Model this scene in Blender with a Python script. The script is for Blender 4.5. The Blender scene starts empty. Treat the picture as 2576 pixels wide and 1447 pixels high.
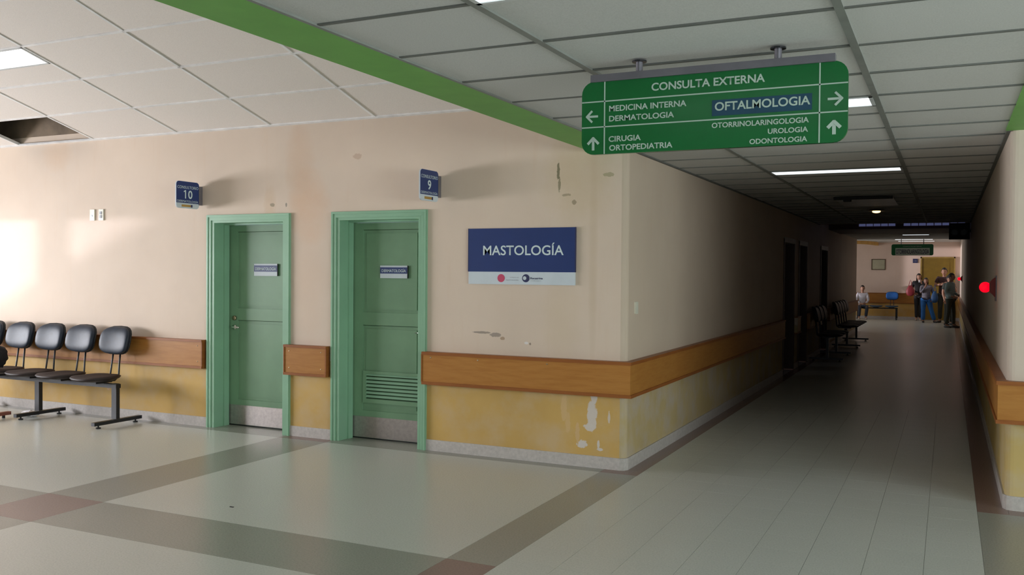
import bpy, bmesh, math, random
from mathutils import Vector, Matrix
random.seed(7)
S = bpy.context.scene
COL = S.collection
R = math.radians

# ------------------------------------------------------------------ camera
cam = bpy.data.cameras.new('camera'); camo = bpy.data.objects.new('camera', cam); COL.objects.link(camo)
cam.sensor_width = 36; cam.lens = 32.0; cam.clip_start = 0.05; cam.clip_end = 200
a, b, c = .44678, .01716, -.007715
fwd = Vector((-math.sin(a)*math.cos(b), math.cos(a)*math.cos(b), -math.sin(b)))
rt = Vector((math.cos(a), math.sin(a), 0)); dn = fwd.cross(rt)
r2 = math.cos(c)*rt + math.sin(c)*dn; d2 = -math.sin(c)*rt + math.cos(c)*dn
M = Matrix((r2, -d2, -fwd)).transposed().to_4x4(); M.translation = Vector((0, 0, 1.6))
camo.matrix_world = M
S.camera = camo
# ------------------------------------------------------------------ world, light, exposure
S.view_settings.view_transform = 'Standard'; S.view_settings.look = 'None'
S.view_settings.exposure = 0.22; S.view_settings.gamma = 1.0; S.view_settings.use_curve_mapping = False
w = bpy.data.worlds.new('world'); S.world = w; w.use_nodes = True
w.node_tree.nodes['Background'].inputs[0].default_value = (.70, .85, 1, 1)
w.node_tree.nodes['Background'].inputs[1].default_value = 0.6

def area(name, loc, direction, sx, sy, power, col, spread=180):
    l = bpy.data.lights.new(name, 'AREA'); l.shape = 'RECTANGLE'; l.size = sx; l.size_y = sy
    l.energy = power; l.color = col; l.spread = R(spread)
    o = bpy.data.objects.new(name, l); COL.objects.link(o); o.location = loc
    o.rotation_euler = Vector(direction).to_track_quat('-Z', 'Y').to_euler(); return o
area('daylight_side_windows', (-14.2, 2.6, 1.6), (1, .10, .12), 5.6, 1.9, 930, (.94, .945, 1))
area('daylight_rear_windows', (1.4, -4.8, 1.7), (-.15, 1, 0), 6.5, 2.0, 5, (.86, .95, 1))
area('daylight_right_windows', (5.9, 1.2, 1.6), (-1, .0, 0), 6.5, 1.8, 345, (.86, .97, .98))
area('daylight_far_room', (-5.9, 31.5, 1.7), (1, 0, 0), 5.0, 1.8, 42, (1, .95, .92))
sun = bpy.data.lights.new('low_sun', 'SUN'); sun.energy = 2.1; sun.angle = R(1.2); sun.color = (1, .93, 1)
so = bpy.data.objects.new('low_sun', sun); COL.objects.link(so)
so.rotation_euler = Vector((1, .35, -.004)).to_track_quat('-Z', 'Y').to_euler()

# ------------------------------------------------------------------ materials
def nt(name):
    m = bpy.data.materials.new(name); m.use_nodes = True
    return m, m.node_tree, m.node_tree.nodes['Principled BSDF']
def link(t, a, b): t.links.new(a, b)
def noise(t, scale, detail=4, vec=None, rough=.55):
    n = t.nodes.new('ShaderNodeTexNoise'); n.inputs['Scale'].default_value = scale; n.inputs['Detail'].default_value = detail
    n.inputs['Roughness'].default_value = rough
    if vec is None:
        g = t.nodes.new('ShaderNodeNewGeometry'); vec = g.outputs['Position']
    link(t, vec, n.inputs['Vector']); return n.outputs['Fac']
def ramp(t, fac, stops):
    r = t.nodes.new('ShaderNodeValToRGB'); link(t, fac, r.inputs[0])
    e = r.color_ramp.elements
    while len(e) < len(stops): e.new(.5)
    for i, (p, cc) in enumerate(stops): e[i].position = p; e[i].color = (*cc, 1)
    return r.outputs[0]
def mixc(t, fac, ca, cb):
    n = t.nodes.new('ShaderNodeMix'); n.data_type = 'RGBA'
    for s, v in ((n.inputs[0], fac), (n.inputs[6], ca), (n.inputs[7], cb)):
        if isinstance(v, (tuple, list)): s.default_value = (*v, 1)
        elif isinstance(v, (int, float)): s.default_value = v
        else: link(t, v, s)
    return n.outputs[2]
def math_(t, op, x, y=None, clamp=False):
    n = t.nodes.new('ShaderNodeMath'); n.operation = op; n.use_clamp = clamp
    for i, v in ((0, x), (1, y)):
        if v is None: continue
        if isinstance(v, (int, float)): n.inputs[i].default_value = v
        else: link(t, v, n.inputs[i])
    return n.outputs[0]
def bump(t, p, fac, strength=.2, dist=.01):
    b = t.nodes.new('ShaderNodeBump'); b.inputs['Strength'].default_value = strength; b.inputs['Distance'].default_value = dist
    link(t, fac, b.inputs['Height']); link(t, b.outputs[0], p.inputs['Normal'])
def simple(name, col, rough=.6, metal=0, var=.12, scale=6, spec=.5, bmp=0):
    m, t, p = nt(name)
    f = noise(t, scale)
    lo = tuple(x*(1-var) for x in col); hi = tuple(min(1, x*(1+var)) for x in col)
    link(t, ramp(t, f, [(.3, lo), (.7, hi)]), p.inputs['Base Color'])
    p.inputs['Roughness'].default_value = rough; p.inputs['Metallic'].default_value = metal
    p.inputs['Specular IOR Level'].default_value = spec
    if bmp: bump(t, p, noise(t, scale*12), bmp, .004)
    return m
def emit(name, col, strength):
    m, t, p = nt(name)
    p.inputs['Base Color'].default_value = (*[x*.8 for x in col], 1)
    p.inputs['Emission Color'].default_value = (*col, 1); p.inputs['Emission Strength'].default_value = strength
    return m

def blob(t, pos, cx, cz, rx, rz, ns, rag, axes=(0, 2), hard=3.0):
    """ragged elliptical stain mask on a wall, in metres of the wall itself"""
    sp = t.nodes.new('ShaderNodeSeparateXYZ'); link(t, pos, sp.inputs[0])
    dx = math_(t, 'DIVIDE', math_(t, 'SUBTRACT', sp.outputs[axes[0]], cx), rx)
    dz = math_(t, 'DIVIDE', math_(t, 'SUBTRACT', sp.outputs[axes[1]], cz), rz)
    d = math_(t, 'ADD', math_(t, 'MULTIPLY', dx, dx), math_(t, 'MULTIPLY', dz, dz))
    n = math_(t, 'MULTIPLY', math_(t, 'SUBTRACT', noise(t, ns, 5, pos, .65), .5), rag)
    d = math_(t, 'ADD', d, n)
    return math_(t, 'MULTIPLY', math_(t, 'SUBTRACT', 1.0, d), hard, True)

def plaster(name, base, stains=(), soft=(), yellow=None, split=.745):
    """painted plaster: cream above, ochre dado below the rail; stains are at fixed places"""
    m, t, p = nt(name)
    g = t.nodes.new('ShaderNodeNewGeometry'); pos = g.outputs['Position']
    n1 = noise(t, 1.1, 5, pos); n2 = noise(t, 4.5, 6, pos)
    up = ramp(t, n1, [(.3, tuple(x*.93 for x in base)), (.7, tuple(min(1, x*1.04) for x in base))])
    up = mixc(t, math_(t, 'MULTIPLY', n2, .16), up, (base[0]*.95, base[1]*.78, base[2]*.6))
    for (cx, cz, rx, rz, ns, rag, col, amt) in soft:
        up = mixc(t, math_(t, 'MULTIPLY', blob(t, pos, cx, cz, rx*1.25, rz*1.25, ns, rag, hard=.75), amt), up, col)
    mp = t.nodes.new('ShaderNodeMapping'); link(t, pos, mp.inputs[0]); mp.inputs['Scale'].default_value = (7, 7, .7)
    st = noise(t, 1.5, 4, mp.outputs[0], .6)
    st = math_(t, 'MULTIPLY', math_(t, 'SUBTRACT', st, .58), .9, True)
    up = mixc(t, st, up, (base[0]*.9, base[1]*.76, base[2]*.62))
    out = up
    if yellow:
        y = ramp(t, n1, [(.25, tuple(x*.82 for x in yellow)), (.75, tuple(min(1, x*1.1) for x in yellow))])
        y = mixc(t, ramp(t, n2, [(.42, (0, 0, 0)), (.72, (.6, .6, .6))]), y, (yellow[0]*.95, yellow[1]*1.12, yellow[2]*2.2))
        sp = t.nodes.new('ShaderNodeSeparateXYZ'); link(t, pos, sp.inputs[0])
        lower = math_(t, 'LESS_THAN', sp.outputs[2], split)
        out = mixc(t, lower, up, y)
    for (cx, cz, rx, rz, ns, rag, col, amt) in stains:
        out = mixc(t, math_(t, 'MULTIPLY', blob(t, pos, cx, cz, rx, rz, ns*1.3, rag*2.3), amt), out, col)
    link(t, out, p.inputs['Base Color']); p.inputs['Roughness'].default_value = .62
    p.inputs['Specular IOR Level'].default_value = .3
    bump(t, p, noise(t, 55, 4, pos), .12, .003)
    return m
CREAM = (.68, .56, .455); YEL = (.58, .37, .115); PEEL = (.62, .56, .5)
soft = [(-5.62, 2.6, .16, .42, 7, 1.2, (.60, .40, .26), .55), (-5.50, 2.2, .22, .32, 6, 1.3, (.66, .40, .24), .55),
        (-5.98, 2.25, .07, .16, 14, 1.2, (.60, .42, .26), .55), (-2.75, 2.35, .28, .35, 5, 1.4, (.55, .42, .24), .55),
        (-2.62, 1.75, .035, .85, 5, .8, (.52, .40, .26), .5), (-9.0, 2.86, .22, .16, 8, 1.3, (.66, .42, .25), .4),
        (-2.9, 1.2, .16, .35, 5, 1.2, (.58, .46, .3), .4), (-5.5, 1.5, .18, .5, 4, 1.3, (.68, .46, .32), .3)]
peel = [(-2.615, .44, .045, .13, 12, 1.1, PEEL, .95), (-2.60, .58, .03, .06, 20, 1.0, PEEL, .95), (-2.64, .33, .05, .035, 22, 1.2, PEEL, .95),
        (-2.865, .47, .03, .12, 18, 1.0, (.62, .42, .2), .8), (-2.83, .35, .025, .09, 22, 1.1, (.62, .42, .2), .7),
        (-2.70, .185, .05, .035, 30, 1.1, PEEL, 1), (-2.56, .195, .012, .035, 30, .9, PEEL, 1), (-2.545, .155, .028, .014, 30, .9, PEEL, 1),
        (-2.745, .27, .02, .09, 25, 1.2, (.62, .42, .22), .7), (-2.47, .42, .012, .05, 30, 1.2, PEEL, .8),
        (-3.64, 1.073, .10, .011, 24, .8, (.22, .18, .15), .75), (-3.51, 1.057, .055, .02, 24, .9, (.24, .2, .17), .75),
        (-3.44, 1.028, .024, .016, 40, .7, (.36, .24, .15), .8), (-3.215, .998, .02, .012, 40, .5, (.72, .68, .66), .9),
        (-3.18, .992, .01, .012, 40, .5, (.22, .17, .13), .8),
        (-2.935, 2.44, .014, .09, 26, 1.4, (.16, .15, .08), .85), (-2.925, 2.33, .012, .07, 26, 1.4, (.16, .15, .08), .7),
        (-2.86, 2.24, .05, .012, 22, 1.5, (.25, .2, .12), .6), (-2.79, 2.18, .022, .022, 40, 1.2, (.25, .2, .12), .7),
        (-2.49, 2.395, .05, .02, 26, 1.4, (.33, .29, .16), .7), (-5.95, 2.235, .03, .018, 40, 1.4, (.3, .25, .17), .8),
        (-5.78, 2.23, .012, .02, 40, 1.4, (.22, .2, .16), .8), (-4.95, 2.66, .05, .03, 26, 1.4, (.5, .34, .24), .6),
        (-8.2, .33, .03, .05, 30, 1.3, (.75, .5, .35), .6)]
M_WALL = plaster('door_wall_plaster', CREAM, peel, soft, YEL)
cs = [(9.1, 2.0, .35, .2, 5, 1.2, (.5, .36, .2), .4)]
M_CORR = plaster('corridor_plaster', (.62, .51, .405), [], [], (.52, .40, .20))
M_PIER = plaster('pier_plaster', (.66, .56, .47), [], [], (.55, .40, .15))
M_FAR = plaster('far_room_plaster', (.72, .57, .48), [], [], (.60, .36, .10), .75)
M_CEILW = simple('plain_white_paint', (.55, .54, .5), .8)
M_DARKVOID = simple('dark_brown_void', (.19, .14, .095), .9, var=.35, scale=3, bmp=.4)  # dark brown, for surfaces above the ceilings
M_BASE = simple('grey_terrazzo_skirting', (.50, .46, .43), .45, var=.12, scale=40)

def tile_mat(name, col, rough=.85, dots=True):
    m, t, p = nt(name)
    g = t.nodes.new('ShaderNodeNewGeometry'); pos = g.outputs['Position']
    oi = t.nodes.new('ShaderNodeObjectInfo')
    f = noise(t, 160, 2, pos)
    c1 = ramp(t, f, [(.35, tuple(x*.9 for x in col)), (.6, col)])
    c1 = mixc(t, math_(t, 'MULTIPLY', oi.outputs['Random'], .10), c1, tuple(x*.75 for x in col))
    c1 = mixc(t, math_(t, 'MULTIPLY', noise(t, .9, 4, pos), .14), c1, (col[0]*.9, col[1]*.8, col[2]*.65))
    link(t, c1, p.inputs['Base Color']); p.inputs['Roughness'].default_value = rough; p.inputs['Specular IOR Level'].default_value = .2
    bump(t, p, f, .15, .002); return m
M_TILE = tile_mat('mineral_ceiling_tile', (.62, .625, .61))
M_TILEH = tile_mat('hall_ceiling_tile', (.84, .78, .73))
M_TEE = simple('grey_ceiling_tee', (.22, .23, .21), .6)
M_TEE2 = simple('shadow_gap_tee', (.15, .155, .14), .7)  # darker tone paints the shadow gap along the cross tees
M_TEEH = simple('white_ceiling_tee', (.80, .79, .78), .45)
M_BEAM = simple('apple_green_paint', (.155, .41, .08), .55, var=.06)
M_BEAML = simple('ochre_paint', (.6, .36, .08), .6)

def floor_mat(name, col, spk, rough=.24, joints=0):
    m, t, p = nt(name)
    g = t.nodes.new('ShaderNodeNewGeometry'); pos = g.outputs['Position']
    oi = t.nodes.new('ShaderNodeObjectInfo')
    f = noise(t, 90, 2, pos, .8); big = noise(t, .7, 2, pos)
    c1 = ramp(t, f, [(.34, tuple(x*spk for x in col)), (.52, col), (.75, tuple(min(1, x*1.06) for x in col))])
    c1 = mixc(t, math_(t, 'MULTIPLY', big, .3), c1, (col[0]*.8, col[1]*.8, col[2]*.72))
    c1 = mixc(t, math_(t, 'MULTIPLY', oi.outputs['Random'], .08), c1, tuple(x*.8 for x in col))
    link(t, c1, p.inputs['Base Color'])
    p.inputs['Roughness'].default_value = rough*1.1; p.inputs['Specular IOR Level'].default_value = .45
    return m
M_FL = floor_mat('cream_terrazzo', (.575, .59, .55), .85)
M_FG = floor_mat('grey_terrazzo', (.32, .32, .285), .8)
M_FR = floor_mat('oxblood_terrazzo', (.255, .175, .158), .8)
M_FB = floor_mat('brown_terrazzo', (.25, .165, .14), .8)
M_GROUT = simple('dark_grout', (.24, .23, .21), .8)

def wood(name, col, dark):
    m, t, p = nt(name)
    g = t.nodes.new('ShaderNodeNewGeometry')
    mp = t.nodes.new('ShaderNodeMapping'); link(t, g.outputs['Position'], mp.inputs[0]); mp.inputs['Scale'].default_value = (1.6, 1.6, 14)
    f = noise(t, 3, 6, mp.outputs[0], .6); f2 = noise(t, 1.7, 3)
    c1 = ramp(t, f, [(.25, dark), (.6, col)])
    c1 = mixc(t, math_(t, 'MULTIPLY', f2, .45), c1, (col[0]*.8, col[1]*.62, col[2]*.5))
    link(t, c1, p.inputs['Base Color']); p.inputs['Roughness'].default_value = .38; p.inputs['Specular IOR Level'].default_value = .3
    return m
M_WOOD = wood('varnished_orange_wood', (.45, .21, .05), (.36, .145, .03))
M_WOODD = wood('varnished_red_trim', (.32, .115, .03), (.24, .08, .02))
M_GREEN = simple('sage_green_gloss_paint', (.18, .325, .19), .38, var=.07, scale=3)
M_GREENF = simple('light_green_gloss_paint', (.25, .45, .295), .35, var=.07, scale=3)
M_GSHADE = simple('dark_green_shade', (.03, .08, .03), .8)  # paints the shade under door rails and behind vent slats
M_STEEL = simple('brushed_steel', (.42, .38, .36), .38, .75, var=.12, scale=30)
M_CHROME = simple('chrome', (.7, .68, .62), .18, 1)
M_BRASS = simple('aged_brass', (.35, .28, .18), .35, .9)
M_BLACKV = simple('black_vinyl', (.018, .026, .042), .46, var=.2, scale=20, spec=.35)
M_BLACKS = simple('black_seat_plastic', (.03, .02, .018), .5, spec=.3)
M_BLACKM = simple('black_steel', (.012, .013, .016), .35, .2)
M_BLACKR = simple('black_rubber', (.01, .01, .01), .7)
M_BLUE = simple('navy_sign_vinyl', (.012, .035, .15), .4, var=.06)
M_BLUE2 = simple('teal_blue_panel', (.01, .06, .11), .4)
M_WHITE = simple('white_sign_vinyl', (.58, .64, .68), .45, var=.04)
M_TXT = simple('white_lettering', (.60, .70, .70), .5, var=.03)
M_SGREEN = simple('sign_green', (.004, .135, .03), .22, var=.05)
M_STXT = simple('grey_white_lettering', (.46, .58, .50), .5, var=.05)
M_ALU = simple('grey_aluminium', (.22, .21, .24), .4, .6)
M_SWITCH = simple('ivory_plastic', (.72, .70, .58), .4)
M_PINK = simple('pink_print', (.55, .06, .13), .5)
M_NAVY = simple('dark_navy_print', (.02, .025, .09), .5)
M_GREY = simple('grey_print', (.26, .27, .30), .5)
M_GOLD = simple('gold_print', (.42, .25, .06), .5)
M_LIGHTH = emit('hall_light_diffuser', (.93, .97, 1), 1.8)
M_LIGHTC = emit('corridor_light_diffuser', (.88, .96, 1), 1.35)
M_FRAMEW = simple('white_fixture_metal', (.6, .62, .62), .4)
M_WARM = emit('warm_bulb', (1, .62, .25), 3.0)
M_RED = emit('red_lamp_glow', (1, .0, .01), 1.6)
M_REDP = simple('red_plastic', (.25, .02, .015), .4)
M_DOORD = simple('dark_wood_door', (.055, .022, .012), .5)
M_DOORY = simple('ochre_door_paint', (.20, .125, .012), .5, var=.1)
M_DOORYF = simple('pale_ochre_frame', (.34, .23, .06), .5)
M_SKY = emit('blue_skylight_sheet', (.25, .28, .6), .17)
M_PAPER = simple('cream_notice_paper', (.45, .43, .30), .7)
M_FRAMED = simple('dark_wood_frame', (.10, .06, .03), .5)
M_BLUEV = simple('blue_vinyl', (.01, .09, .32), .45)
M_BLUES = simple('steel_blue_seat', (.03, .07, .12), .5)

# ------------------------------------------------------------------ helpers
def obj(name, bm, mat, parent=None, smooth=False, bevel=0, **props):
    me = bpy.data.meshes.new(name)
    if bevel: bmesh.ops.bevel(bm, geom=[e for e in bm.edges if e.calc_face_angle(0) > .6], offset=bevel, segments=2, affect='EDGES', profile=.6)
    bmesh.ops.recalc_face_normals(bm, faces=bm.faces)
    bm.to_mesh(me); bm.free()
    if mat: me.materials.append(mat)
    if smooth:
        for f in me.polygons: f.use_smooth = True
    o = bpy.data.objects.new(name, me); COL.objects.link(o)
    if parent: o.parent = parent
    for k, v in props.items(): o[k] = v
    return o
def shared(name, me, parent, loc, rot=(0, 0, 0)):
    o = bpy.data.objects.new(name, me); COL.objects.link(o); o.parent = parent; o.location = loc; o.rotation_euler = rot; return o
def empty(name, loc=(0, 0, 0), rot=(0, 0, 0), **props):
    o = bpy.data.objects.new(name, None); COL.objects.link(o); o.location = loc; o.rotation_euler = rot; o.empty_display_size = .1
    for k, v in props.items(): o[k] = v
    return o
def thing(name, label, cat, loc=(0, 0, 0), rz=0, group=None):
    o = empty(name, loc, (0, 0, rz), label=label, category=cat)
    if group: o['group'] = group
    return o
def box(bm, x0, x1, y0, y1, z0, z1):
    v = [bm.verts.new(p) for p in ((x0, y0, z0), (x1, y0, z0), (x1, y1, z0), (x0, y1, z0), (x0, y0, z1), (x1, y0, z1), (x1, y1, z1), (x0, y1, z1))]
    for f in ((3, 2, 1, 0), (4, 5, 6, 7), (0, 1, 5, 4), (1, 2, 6, 5), (2, 3, 7, 6), (3, 0, 4, 7)): bm.faces.new([v[i] for i in f])
    return bm
def B(*bx):
    bm = bmesh.new()
    for q in bx: box(bm, *q)
    return bm
def prism(pts, axis, lo, hi, bm=None):
    """extrude a 2D outline; axis 'x': pts are (y,z); 'y': (x,z); 'z': (x,y)"""
    bm = bm or bmesh.new()
    f = {'x': lambda p, t: (t, p[0], p[1]), 'y': lambda p, t: (p[0], t, p[1]), 'z': lambda p, t: (p[0], p[1], t)}[axis]
    A = [bm.verts.new(f(p, lo)) for p in pts]; Bv = [bm.verts.new(f(p, hi)) for p in pts]
    bm.faces.new(A); bm.faces.new(Bv[::-1])
    n = len(pts)
    for i in range(n): bm.faces.new((A[i], Bv[i], Bv[(i+1) % n], A[(i+1) % n]))
    return bm
def tube(path, r, seg=8, bm=None):
    bm = bm or bmesh.new(); rings = []
    P = [Vector(p) for p in path]
    for i, p in enumerate(P):
        d = (P[min(i+1, len(P)-1)] - P[max(i-1, 0)]).normalized()
        u = d.orthogonal().normalized() if i == 0 else (rings_u - d*rings_u.dot(d)).normalized()
        rings_u = u; v = d.cross(u)
        rings.append([bm.verts.new(p + r*(math.cos(2*math.pi*k/seg)*u + math.sin(2*math.pi*k/seg)*v)) for k in range(seg)])
    for A, Bq in zip(rings, rings[1:]):
        for k in range(seg): bm.faces.new((A[k], A[(k+1) % seg], Bq[(k+1) % seg], Bq[k]))
    bm.faces.new(rings[0][::-1]); bm.faces.new(rings[-1]); return bm
def cyl(c0, c1, r, seg=16, bm=None): return tube([c0, c1], r, seg, bm)
def ell(cx, cy, cz, rx, ry, rz, p=2.0, u=20, v=12, bm=None):
    """superellipsoid"""
    bm = bm or bmesh.new()
    sg = lambda x, e: math.copysign(abs(x)**e, x); e = 2/p
    rows = []
    for j in range(1, v):
        t = math.pi*j/v - math.pi/2
        rows.append([bm.verts.new((cx+rx*sg(math.cos(t), e)*sg(math.cos(2*math.pi*k/u), e), cy+ry*sg(math.cos(t), e)*sg(math.sin(2*math.pi*k/u), e), cz+rz*sg(math.sin(t), e))) for k in range(u)])
    a0 = bm.verts.new((cx, cy, cz-rz)); a1 = bm.verts.new((cx, cy, cz+rz))
    for A, Bq in zip(rows, rows[1:]):
        for k in range(u): bm.faces.new((A[k], A[(k+1) % u], Bq[(k+1) % u], Bq[k]))
    for k in range(u): bm.faces.new((a0, rows[0][(k+1) % u], rows[0][k])); bm.faces.new((a1, rows[-1][k], rows[-1][(k+1) % u]))
    return bm
def rrect(x0, x1, z0, z1, r, n=6, corners=(1, 1, 1, 1)):
    pts = []
    for (cx, cz, a0, on) in ((x1-r, z1-r, 0, corners[0]), (x0+r, z1-r, 90, corners[1]), (x0+r, z0+r, 180, corners[2]), (x1-r, z0+r, 270, corners[3])):
        if on:
            for k in range(n+1): t = R(a0+90*k/n); pts.append((cx+r*math.cos(t), cz+r*math.sin(t)))
        else: pts.append((cx+(r if a0 in (0, 270) else -r), cz+(r if a0 in (0, 90) else -r)))
    return pts
def copy_tree(o, parent=None):
    q = o.copy(); COL.objects.link(q)
    if parent: q.parent = parent
    for ch in list(o.children): copy_tree(ch, q)
    return q
def text(name, s, parent, mat, x0, x1, z0, z1, y, face='y', bold=.0, **props):
    """lettering filling the box x0..x1, z0..z1 on a plane; face 'y': seen from -y; 'x': x0..x1 run along y, seen from +x"""
    cu = bpy.data.curves.new(name, 'FONT'); cu.body = s; cu.size = 1; cu.extrude = 0; cu.offset = bold; cu.resolution_u = 4
    tmp = bpy.data.objects.new(name, cu); COL.objects.link(tmp)
    dg = bpy.context.evaluated_depsgraph_get(); dg.update()
    me = bpy.data.meshes.new_from_object(tmp.evaluated_get(dg)); bpy.data.objects.remove(tmp)
    xs = [v.co.x for v in me.vertices]; ys = [v.co.y for v in me.vertices]
    ax, bx, ay, by = min(xs), max(xs), min(ys), max(ys)
    for v in me.vertices:
        u = x0+(v.co.x-ax)/(bx-ax)*(x1-x0); q = z0+(v.co.y-ay)/(by-ay)*(z1-z0)
        v.co = (u, y, q) if face == 'y' else (y, u, q)
    me.materials.clear(); me.materials.append(mat)
    o = bpy.data.objects.new(name, me); COL.objects.link(o); o.parent = parent
    for k, v in props.items(): o[k] = v
    return o
ST = dict(kind='structure')

# ------------------------------------------------------------------ structure
X0, XL, XR, YW, ZC, YE = -13.0, -2.33, .37, 7.0, 2.59, 27.3   # hall left side, corridor walls, door wall, low ceiling, corridor end
SL = .281
TOP = 6.9
# floor: sub-slab, then panels, bands and tiles
fl = obj('floor', B((X0, 6, -5, 37, -.12, -.004)), M_GROUT, **ST)
def fpiece(name, x0, x1, y0, y1, m, g=.0008): return obj(name, B((x0+g, x1-g, y0+g, y1-g, -.004, 0)), m, fl)
xa0, xa1, xb0, xb1, yc0, yc1, ys = -5.75, -5.2, -2.5, -2.19, 3.85, 4.4, 6.87
for x0, x1 in ((X0, xa0), (xa1, xb0)):
    for y0, y1 in ((-5, yc0), (yc1, ys)): fpiece('cream_floor_panel', x0, x1, y0, y1, M_FL)
    fpiece('grey_floor_band', x0, x1, yc0, yc1, M_FG)
    fpiece('grey_floor_band', x0, x1, ys, YW+.3, M_FG)
for x0, x1 in ((xa0, xa1), (xb0, xb1)):
    fpiece('grey_floor_band', x0, x1, yc1, ys, M_FG); fpiece('grey_floor_band', x0, x1, -5, yc0, M_FG)
    fpiece('oxblood_floor_square', x0, x1, yc0, yc1, M_FR)
fpiece('brown_floor_strip', xa0, xa1, ys, YW+.3, M_FB)
fpiece('brown_floor_strip', xb0, xb1, ys, YW+.02, M_FB)
fpiece('brown_floor_strip', XL, xb1, YW+.02, YE, M_FB)
fpiece('brown_floor_strip', .2, XR+.02, 6.9, YE+8.5, M_FB)
fpiece('brown_floor_strip', XR+.02, 6, 6.9, 7.06, M_FB)
fpiece('grey_floor_band', .2, .75, -5, 6.9, M_FG)
fpiece('cream_floor_panel', .75, 6, -5, 6.9, M_FL)
tm = {}
n = 0
ty0 = 3.62
for i in range(8):
    for j in range(27):
        x0 = xb1+.29875*i; y0 = ty0+.3*j
        key = 1
        if key not in tm:
            o = obj('floor_tile', B((.0009, .29785, .0009, .2991, -.004, 0)), M_FL, fl); tm[key] = o.data
            o.location = (x0, y0, 0)
        else: shared('floor_tile', tm[key], fl, (x0, y0, 0))
fpiece('cream_floor_panel', xb1, .2, -5, ty0, M_FL)
fpiece('cream_floor_panel', xb1, .2, ty0+8.1, YE, M_FL)
fpiece('cream_floor_panel', -6, .2, YE, 36, M_FL)
obj('wall_fleck', B((-4.345, -4.315, 4.69, 4.70, 0, .004)), M_BLACKR, None, label='small dark scrap lying on the cream floor before the second door', category='litter').name = 'floor_scrap'

def zs(y): return 3.0+SL*(YW-y)
# door wall
D = [(-6.775, -5.72), (-5.23, -4.19)]
bm = B((X0, D[0][0]+.03, YW, YW+.35, 0, TOP), (D[0][1]-.03, D[1][0]+.03, YW, YW+.35, 0, TOP), (D[1][1]-.03, XL-.05, YW, YW+.35, 0, TOP),
       (D[0][0]+.03, D[0][1]-.03, YW, YW+.35, 2.12, TOP), (D[1][0]+.03, D[1][1]-.03, YW, YW+.35, 2.12, TOP))
wb = obj('wall_back', bm, M_WALL, **ST)
# corridor left wall with three recessed doors
CD = [(14.70, 15.80), (16.30, 17.30), (19.25, 20.40)]
bxs = []; y = YW+.35
for (p, q) in CD: bxs += [(XL-.3, XL, y, p, 0, 3.1), (XL-.3, XL, p, q, 2.16, 3.1)]; y = q
bxs.append((XL-.3, XL, y, YE, 0, 3.1))
obj('wall_left', prism([(XL-.05, YW), (XL-.035, YW+.004), (XL-.015, YW+.015), (XL-.004, YW+.035), (XL, YW+.05), (XL, YW+.35), (XL-.05, YW+.35)], 'z', 0, TOP, B(*bxs)), M_CORR, **ST)
obj('wall_back', B((X0, -2.65, YW-.012, YW+.001, 3.09, TOP)), M_DARKVOID, **ST)  # thin dark brown lining, makes the inside of the tile hole darker
bm = B((XR+.05, XR+.35, 7.05, 36, 0, 3.1), (XR+.34, 6, 7.05, 7.35, 0, 3.1))
prism([(XR, 36), (XR, 7.10), (XR+.004, 7.085), (XR+.015, 7.065), (XR+.03, 7.054), (XR+.05, 7.05), (XR+.05, 36)], 'z', 0, 3.1, bm)
obj('wall_right', bm, M_PIER, **ST)
obj('wall_front', B((X0-.3, -2.2, -5.3, -5, 0, TOP), (-2.2, 5.2, -5.3, -5, 0, .7), (-2.2, 5.2, -5.3, -5, 2.8, TOP), (5.2, 6.3, -5.3, -5, 0, TOP), (6, 6.3, -5.3, 7.35, 0, TOP)), M_CEILW, **ST)
# hall side wall with window openings (outside the picture, they let the daylight in)
wz0, wz1 = .9, 2.20
ops = [(.2, 2.4), (2.5, 5.53), (5.63, 6.90)]
bxs = [(X0-.25, X0, -5, 7.35, 0, wz0), (X0-.25, X0, -5, 7.35, wz1, TOP)]
y = -5
for p, q in ops: bxs.append((X0-.25, X0, y, p, wz0, wz1)); y = q
bxs.append((X0-.25, X0, y, 7.35, wz0, wz1))
obj('wall_side', B(*bxs), M_WALL, **ST)
for i, (p, q) in enumerate(ops):
    obj('window_%d' % (i+1), B((X0-.18, X0-.10, p, q, wz0, wz0+.05), (X0-.18, X0-.10, p, q, wz1-.04, wz1), (X0-.18, X0-.10, p, p+.03, wz0, wz1), (X0-.18, X0-.10, q-.03, q, wz0, wz1)), M_FRAMEW, **ST)
obj('sun_blocker', prism([(-1, 0), (-1, 2.9), (3.68, 2.2), (4.32, 1.5), (4.73, 1.05), (6.2, .2), (6.2, 0)], 'x', -17.0, -16.5), M_CEILW, **ST)  # unseen block added outdoors to cut the sun patch along a diagonal
# green beam and the bulkhead over it
bmo = obj('trim_1', prism([(-2.64, ZC-.004), (XL, ZC-.004), (XL, 2.72), (-2.64, 2.72)], 'y', -5, YW+.001), M_BEAM, **ST)
obj('trim_2', B((-2.63, XL-.01, -5, YW, 2.72, TOP)), M_CEILW, **ST)
obj('trim_3', B((XR-.03, .66, -5, 7.052, ZC-.004, 2.72)), M_BEAM, **ST)
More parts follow.
